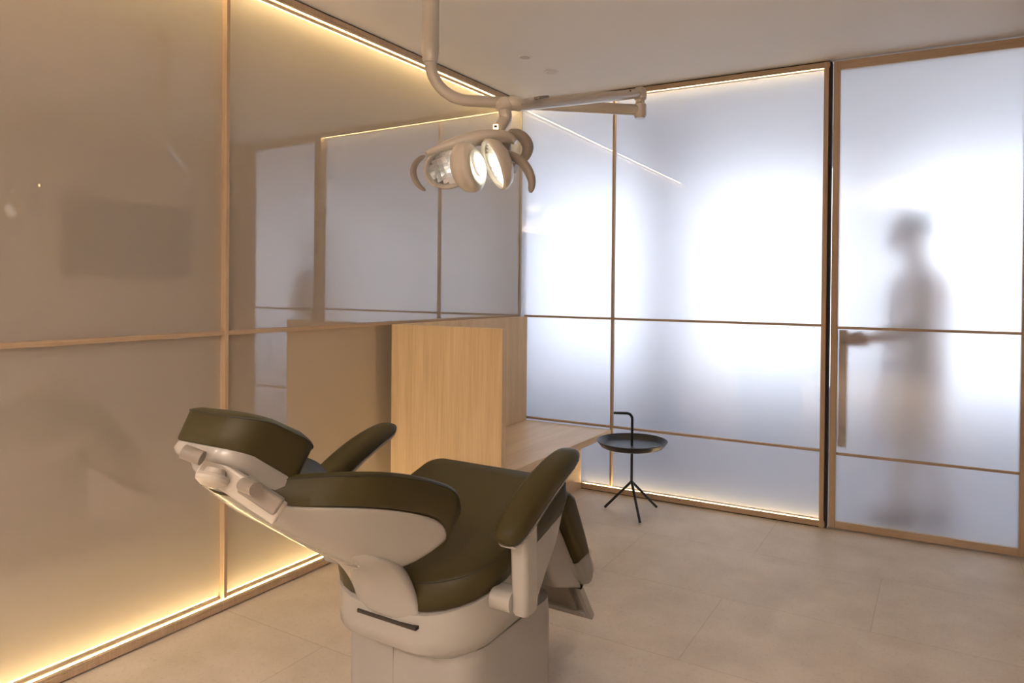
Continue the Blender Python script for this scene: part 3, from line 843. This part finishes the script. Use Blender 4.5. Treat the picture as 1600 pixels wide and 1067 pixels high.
# ------------------------------------------------------------------ ceiling fittings
def disc_fit(x, y, r, label, cat, name, mat):
    e = empty(name, (x, y, H), label, cat)
    bm = bmesh.new(); lathe(bm, [(r*.72,-.0005),(r,-.0005),(r,-.004),(r*.92,-.006),(r*.76,-.004),(r*.72,-.002)], 40, (x,y,H)); obj('trim_ring', bm, M_CEIL, e)
    bm = bmesh.new(); lathe(bm, [(.001,-.0015),(r*.75,-.0015),(r*.75,-.0035),(.001,-.0035)], 40, (x,y,H)); obj('cover', bm, mat, e)
    adopt(e); return e
M_COVER = pmat('beige_cover', (.66,.61,.56), .6)
disc_fit(-2.106, 3.38, .04, 'small round beige ceiling cover, the nearer of the two', 'ceiling fitting', 'ceiling_cover', M_COVER)
disc_fit(-2.106, 3.693, .04, 'small round beige ceiling cover, nearer the far glass corner', 'ceiling fitting', 'ceiling_cover', M_COVER)
M_DL = emat('downlight_glow', (1,.80,.62), 24)
for x, y, lb in ((.214,-1.565,'round recessed downlight lit behind the camera, nearer the right wall'), (.07,-3.53,'round recessed downlight lit at the rear, right side'),
                 (-1.6,-1.5,'added round recessed fill downlight behind the camera, left side'), (-1.6,-3.5,'added round recessed fill downlight at the rear, left side')):  # left pair is added to brighten the room
    disc_fit(x, y, .05, lb, 'downlight', 'downlight', M_DL)
    s = bpy.data.lights.new('downlight_beam', 'AREA'); s.shape = 'DISK'; s.size = .09; s.energy = 13 if y > -2 else 5; s.color = (1,.85,.72); s.spread = math.radians(150)
    so_ = bpy.data.objects.new('downlight_beam', s); COL.objects.link(so_); so_.location = (x, y, H-.012)
    tag(so_, 'beam of the '+lb, 'light')

# ------------------------------------------------------------------ wall screen (seen mirrored in the left glass)
tv = empty('wall_screen', (.55, 3.3, 1.44), 'flat black screen on the right wall, seen mirrored in the opal glass', 'screen')
obj('screen_body', boxbm(.56, .60, 2.80, 3.82, 1.44, 2.06), M_BLKPL, tv, bevel=.004)
obj('display', boxbm(.5575, .5597, 2.812, 3.808, 1.455, 2.05), pmat('dark_display', (.03,.03,.035), .12), tv, sm=False)
obj('wall_bracket', boxbm(.60, XR-.0005, 3.1, 3.5, 1.6, 1.9), M_BLKPL, tv, bevel=.003)
adopt(tv)

# ------------------------------------------------------------------ person behind the sliding door
M_SKIN = pmat('skin', (.42,.25,.18), .5)
M_HAIR = pmat('dark_hair', (.03,.024,.022), .5)
M_COAT = pmat('pale_tunic', (.80,.75,.74), .8)
M_TROUS = pmat('pale_trousers', (.82,.80,.82), .8)
M_SHOE = pmat('brown_shoe', (.16,.09,.06), .5)
pr_ = empty('person', (-.13, 4.68, 0), 'dark-haired person in a pale knee-length tunic reaching for the door handle, blurred behind frosted glass', 'person')
def ell(bm, c, r, n=20, m=14, R=None):
    c = Vector(c); rings = []
    for j in range(1, m):
        t = PI*j/m; ring = []
        for k in range(n):
            v = Vector((r[0]*math.sin(t)*math.cos(2*PI*k/n), r[1]*math.sin(t)*math.sin(2*PI*k/n), r[2]*math.cos(t)))
            if R: v = R @ v
            ring.append(c+v)
        rings.append(ring)
    loft(bm, rings)
def limb(bm, pts, rad, n=16): tube(bm, catmull(pts, 4), [lerp_r(rad, i, (len(pts)-1)*4) for i in range((len(pts)-1)*4+1)], n)
def lerp_r(rad, i, N_):
    f = i/N_*(len(rad)-1); k = min(int(f), len(rad)-2); return rad[k]+(rad[k+1]-rad[k])*(f-k)
HDc = Vector((-.165, 4.665, 1.715)); RH = Matrix.Rotation(math.radians(12), 3, 'Z')
def HD(x, y, z): return HDc + RH @ Vector((x, y, z))      # face looks along -x
bm = bmesh.new()
ell(bm, HD(.012,0,.030), (.098,.076,.092)); ell(bm, HD(-.030,0,-.035), (.064,.058,.078)); ell(bm, HD(-.060,0,-.088), (.028,.030,.022))
tube(bm, [HD(-.088,0,.012), HD(-.103,0,-.018), HD(-.115,0,-.038)], [.008,.012,.014], 10); ell(bm, HD(-.106,0,-.042), (.012,.017,.008))
for sg in (1,-1):
    ell(bm, HD(.008,sg*.076,-.008), (.018,.009,.031)); ell(bm, HD(-.083,sg*.030,.014), (.014,.020,.009)); ell(bm, HD(-.055,sg*.046,-.025), (.03,.02,.022))
ell(bm, HD(-.090,0,-.066), (.011,.024,.005)); ell(bm, HD(-.089,0,-.075), (.011,.021,.005))
limb(bm, [HD(.012,0,-.05), HD(.03,0,-.12), (-.105,4.672,1.50)], [.054,.052,.062])
ell(bm, (-.105,4.675,1.36), (.105,.155,.20)); ell(bm, (-.11,4.675,1.15), (.095,.135,.18)); ell(bm, (-.10,4.675,.97), (.115,.165,.15))
# reaching arm
SH = Vector((-.105,4.525,1.445)); EL = Vector((-.085,4.455,1.185)); WR = Vector((-.355,4.378,1.105))
ell(bm, SH, (.058,.055,.06)); limb(bm, [SH, SH.lerp(EL,.5)+Vector((.01,0,0)), EL], [.050,.046,.038]); limb(bm, [EL, EL.lerp(WR,.35), WR], [.040,.041,.025])
# hanging arm
S2 = Vector((-.035,4.80,1.43)); E2 = Vector((.035,4.83,1.19)); W2 = Vector((-.10,4.85,.94))
ell(bm, S2, (.058,.055,.06)); limb(bm, [S2, S2.lerp(E2,.5), E2], [.050,.046,.038]); limb(bm, [E2, E2.lerp(W2,.35), W2], [.040,.041,.026])
ell(bm, W2+Vector((-.012,0,-.055)), (.022,.040,.052))
for k in range(4):
    o_ = W2+Vector((-.014,-.030+.020*k,-.10)); limb(bm, [o_+Vector((0,0,.03)), o_+Vector((-.006,0,-.025)), o_+Vector((-.022,0,-.052+.004*abs(k-1.5)))], [.0092,.0085,.007], 10)
limb(bm, [W2+Vector((-.015,-.03,-.03)), W2+Vector((-.035,-.045,-.065)), W2+Vector((-.045,-.04,-.095))], [.012,.010,.008], 10)
# legs
for hx, hy, kx, kz, ax_, ay in ((-.12,4.60,-.19,.50,-.20,4.60), (-.09,4.75,-.07,.50,.01,4.75)):
    limb(bm, [(hx,hy,.92), ((hx+kx)/2-.01,hy,.72), (kx,hy,kz), ((kx+ax_)/2+.012,ay,.33), (ax_,ay,.09)], [.085,.076,.055,.052,.036])
# gripping hand: palm beside the bar, four fingers round it, thumb in front
ell(bm, (-.400,4.364,1.095), (.048,.016,.040), R=Matrix.Rotation(math.radians(-12),3,'Z'))
limb(bm, [WR, (-.385,4.368,1.10)], [.025,.026])
for k in range(4):
    z = 1.128-.0215*k; ln = (.95,1.03,1.0,.86)[k]; o_ = .003*k
    limb(bm, [(-.405,4.366,z-.002*k), (-.440,4.362+o_*0,z), (-.470-.010*ln,4.348,z-.002), (-.500-.012*ln,4.334,z-.004), (-.510-.012*ln,4.318,z-.005)], [.0100,.0098,.0092,.0085,.0072], 12)
limb(bm, [(-.375,4.358,1.112), (-.410,4.340,1.132), (-.440,4.322,1.130), (-.462,4.312,1.122)], [.0135,.0125,.0108,.0085], 12)
body = obj('body', bm, M_SKIN, pr_)
rm = body.modifiers.new('one_skin', 'REMESH'); rm.mode = 'VOXEL'; rm.voxel_size = .0055; rm.use_smooth_shade = True
smo = body.modifiers.new('soften', 'SMOOTH'); smo.factor = .5; smo.iterations = 3
for sg in (1,-1):
    bm = bmesh.new(); ell(bm, HD(-.084,sg*.030,.004), (.011,.013,.009), 14, 10); obj('eye', bm, M_HAIR, pr_)
# hair: cap over the crown and back of the head
bm = bmesh.new(); rings = []
for j in range(0, 11):
    t = PI*.60*j/10; ring = []
    for k in range(28):
        q = 2*PI*k/28; fr = max(0, -math.cos(q))        # towards the face the hairline is higher
        tt = t*(1-.38*fr**1.5)
        ring.append(HD(.016+.110*math.sin(tt)*math.cos(q), .087*math.sin(tt)*math.sin(q), .036+.103*math.cos(tt)) if j else HD(.016+.001*math.cos(q),.001*math.sin(q),.139))
    rings.append(ring)
inner = [[HD(0,0,0).lerp(v, .86) for v in r] for r in rings[::-1]]
loft(bm, rings+inner); obj('hair', bm, M_HAIR, pr_, ang=80)
# tunic
def oval(cx, cy, z, rx, ry, n=28, wob=0):
    return [(cx+(rx+wob*math.sin(5*2*PI*k/n))*math.cos(2*PI*k/n), cy+(ry+wob*math.cos(4*2*PI*k/n))*math.sin(2*PI*k/n), z) for k in range(n)]
bm = bmesh.new()
loft(bm, [oval(-.150,4.68,.48,.185,.20,wob=.008), oval(-.148,4.68,.60,.180,.195,wob=.006), oval(-.140,4.68,.80,.170,.188,wob=.003), oval(-.125,4.677,.98,.162,.180), oval(-.118,4.676,1.15,.145,.160),
          oval(-.108,4.675,1.32,.165,.178), oval(-.100,4.675,1.43,.150,.185), oval(-.103,4.675,1.485,.108,.14), oval(-.108,4.674,1.515,.066,.075)])
for a, b_, c in ((SH,EL,WR),(S2,E2,W2)):
    bm2 = None
    ell(bm, a+Vector((0,0,.005)), (.068,.062,.065)); limb(bm, [a, a.lerp(b_,.5), b_], [.064,.058,.050]); limb(bm, [b_, b_.lerp(c,.4), b_.lerp(c,.93)], [.052,.050,.040])
tu = obj('tunic', bm, M_COAT, pr_); rm = tu.modifiers.new('one_cloth', 'REMESH'); rm.mode = 'VOXEL'; rm.voxel_size = .009; rm.use_smooth_shade = True
for hx, hy, kx, ax_ in ((-.12,4.60,-.19,-.20), (-.09,4.75,-.07,.01)):
    bm = bmesh.new(); limb(bm, [(hx,hy,.88), ((hx+kx)/2-.01,hy,.70), (kx,hy,.50), ((kx+ax_)/2+.012,hy,.32), (ax_,hy,.13)], [.092,.088,.072,.064,.056]); obj('trouser_leg', bm, M_TROUS, pr_)
    bm = bmesh.new(); rings = []
    for x, hwid, hh in ((.055,.024,.05),(.045,.034,.075),(.01,.038,.095),(-.05,.041,.070),(-.12,.046,.048),(-.175,.038,.034),(-.195,.018,.018)):
        rings.append([(ax_+x, y, z) for y, z in rrect(hy-hwid, hy+hwid, .001, hh, min(hwid,hh)*.42, 4)])
    loft(bm, rings); obj('shoe', bm, M_SHOE, pr_)
adopt(pr_)


# ------------------------------------------------------------------ world and view
w = bpy.data.worlds.new('world'); scn.world = w; w.use_nodes = True
w.node_tree.nodes['Background'].inputs[0].default_value = (.75,.85,1,1)
w.node_tree.nodes['Background'].inputs[1].default_value = .5
scn.view_settings.view_transform = 'Standard'; scn.view_settings.look = 'None'
scn.view_settings.gamma = 1; scn.view_settings.use_curve_mapping = False
scn.view_settings.exposure = 1.72
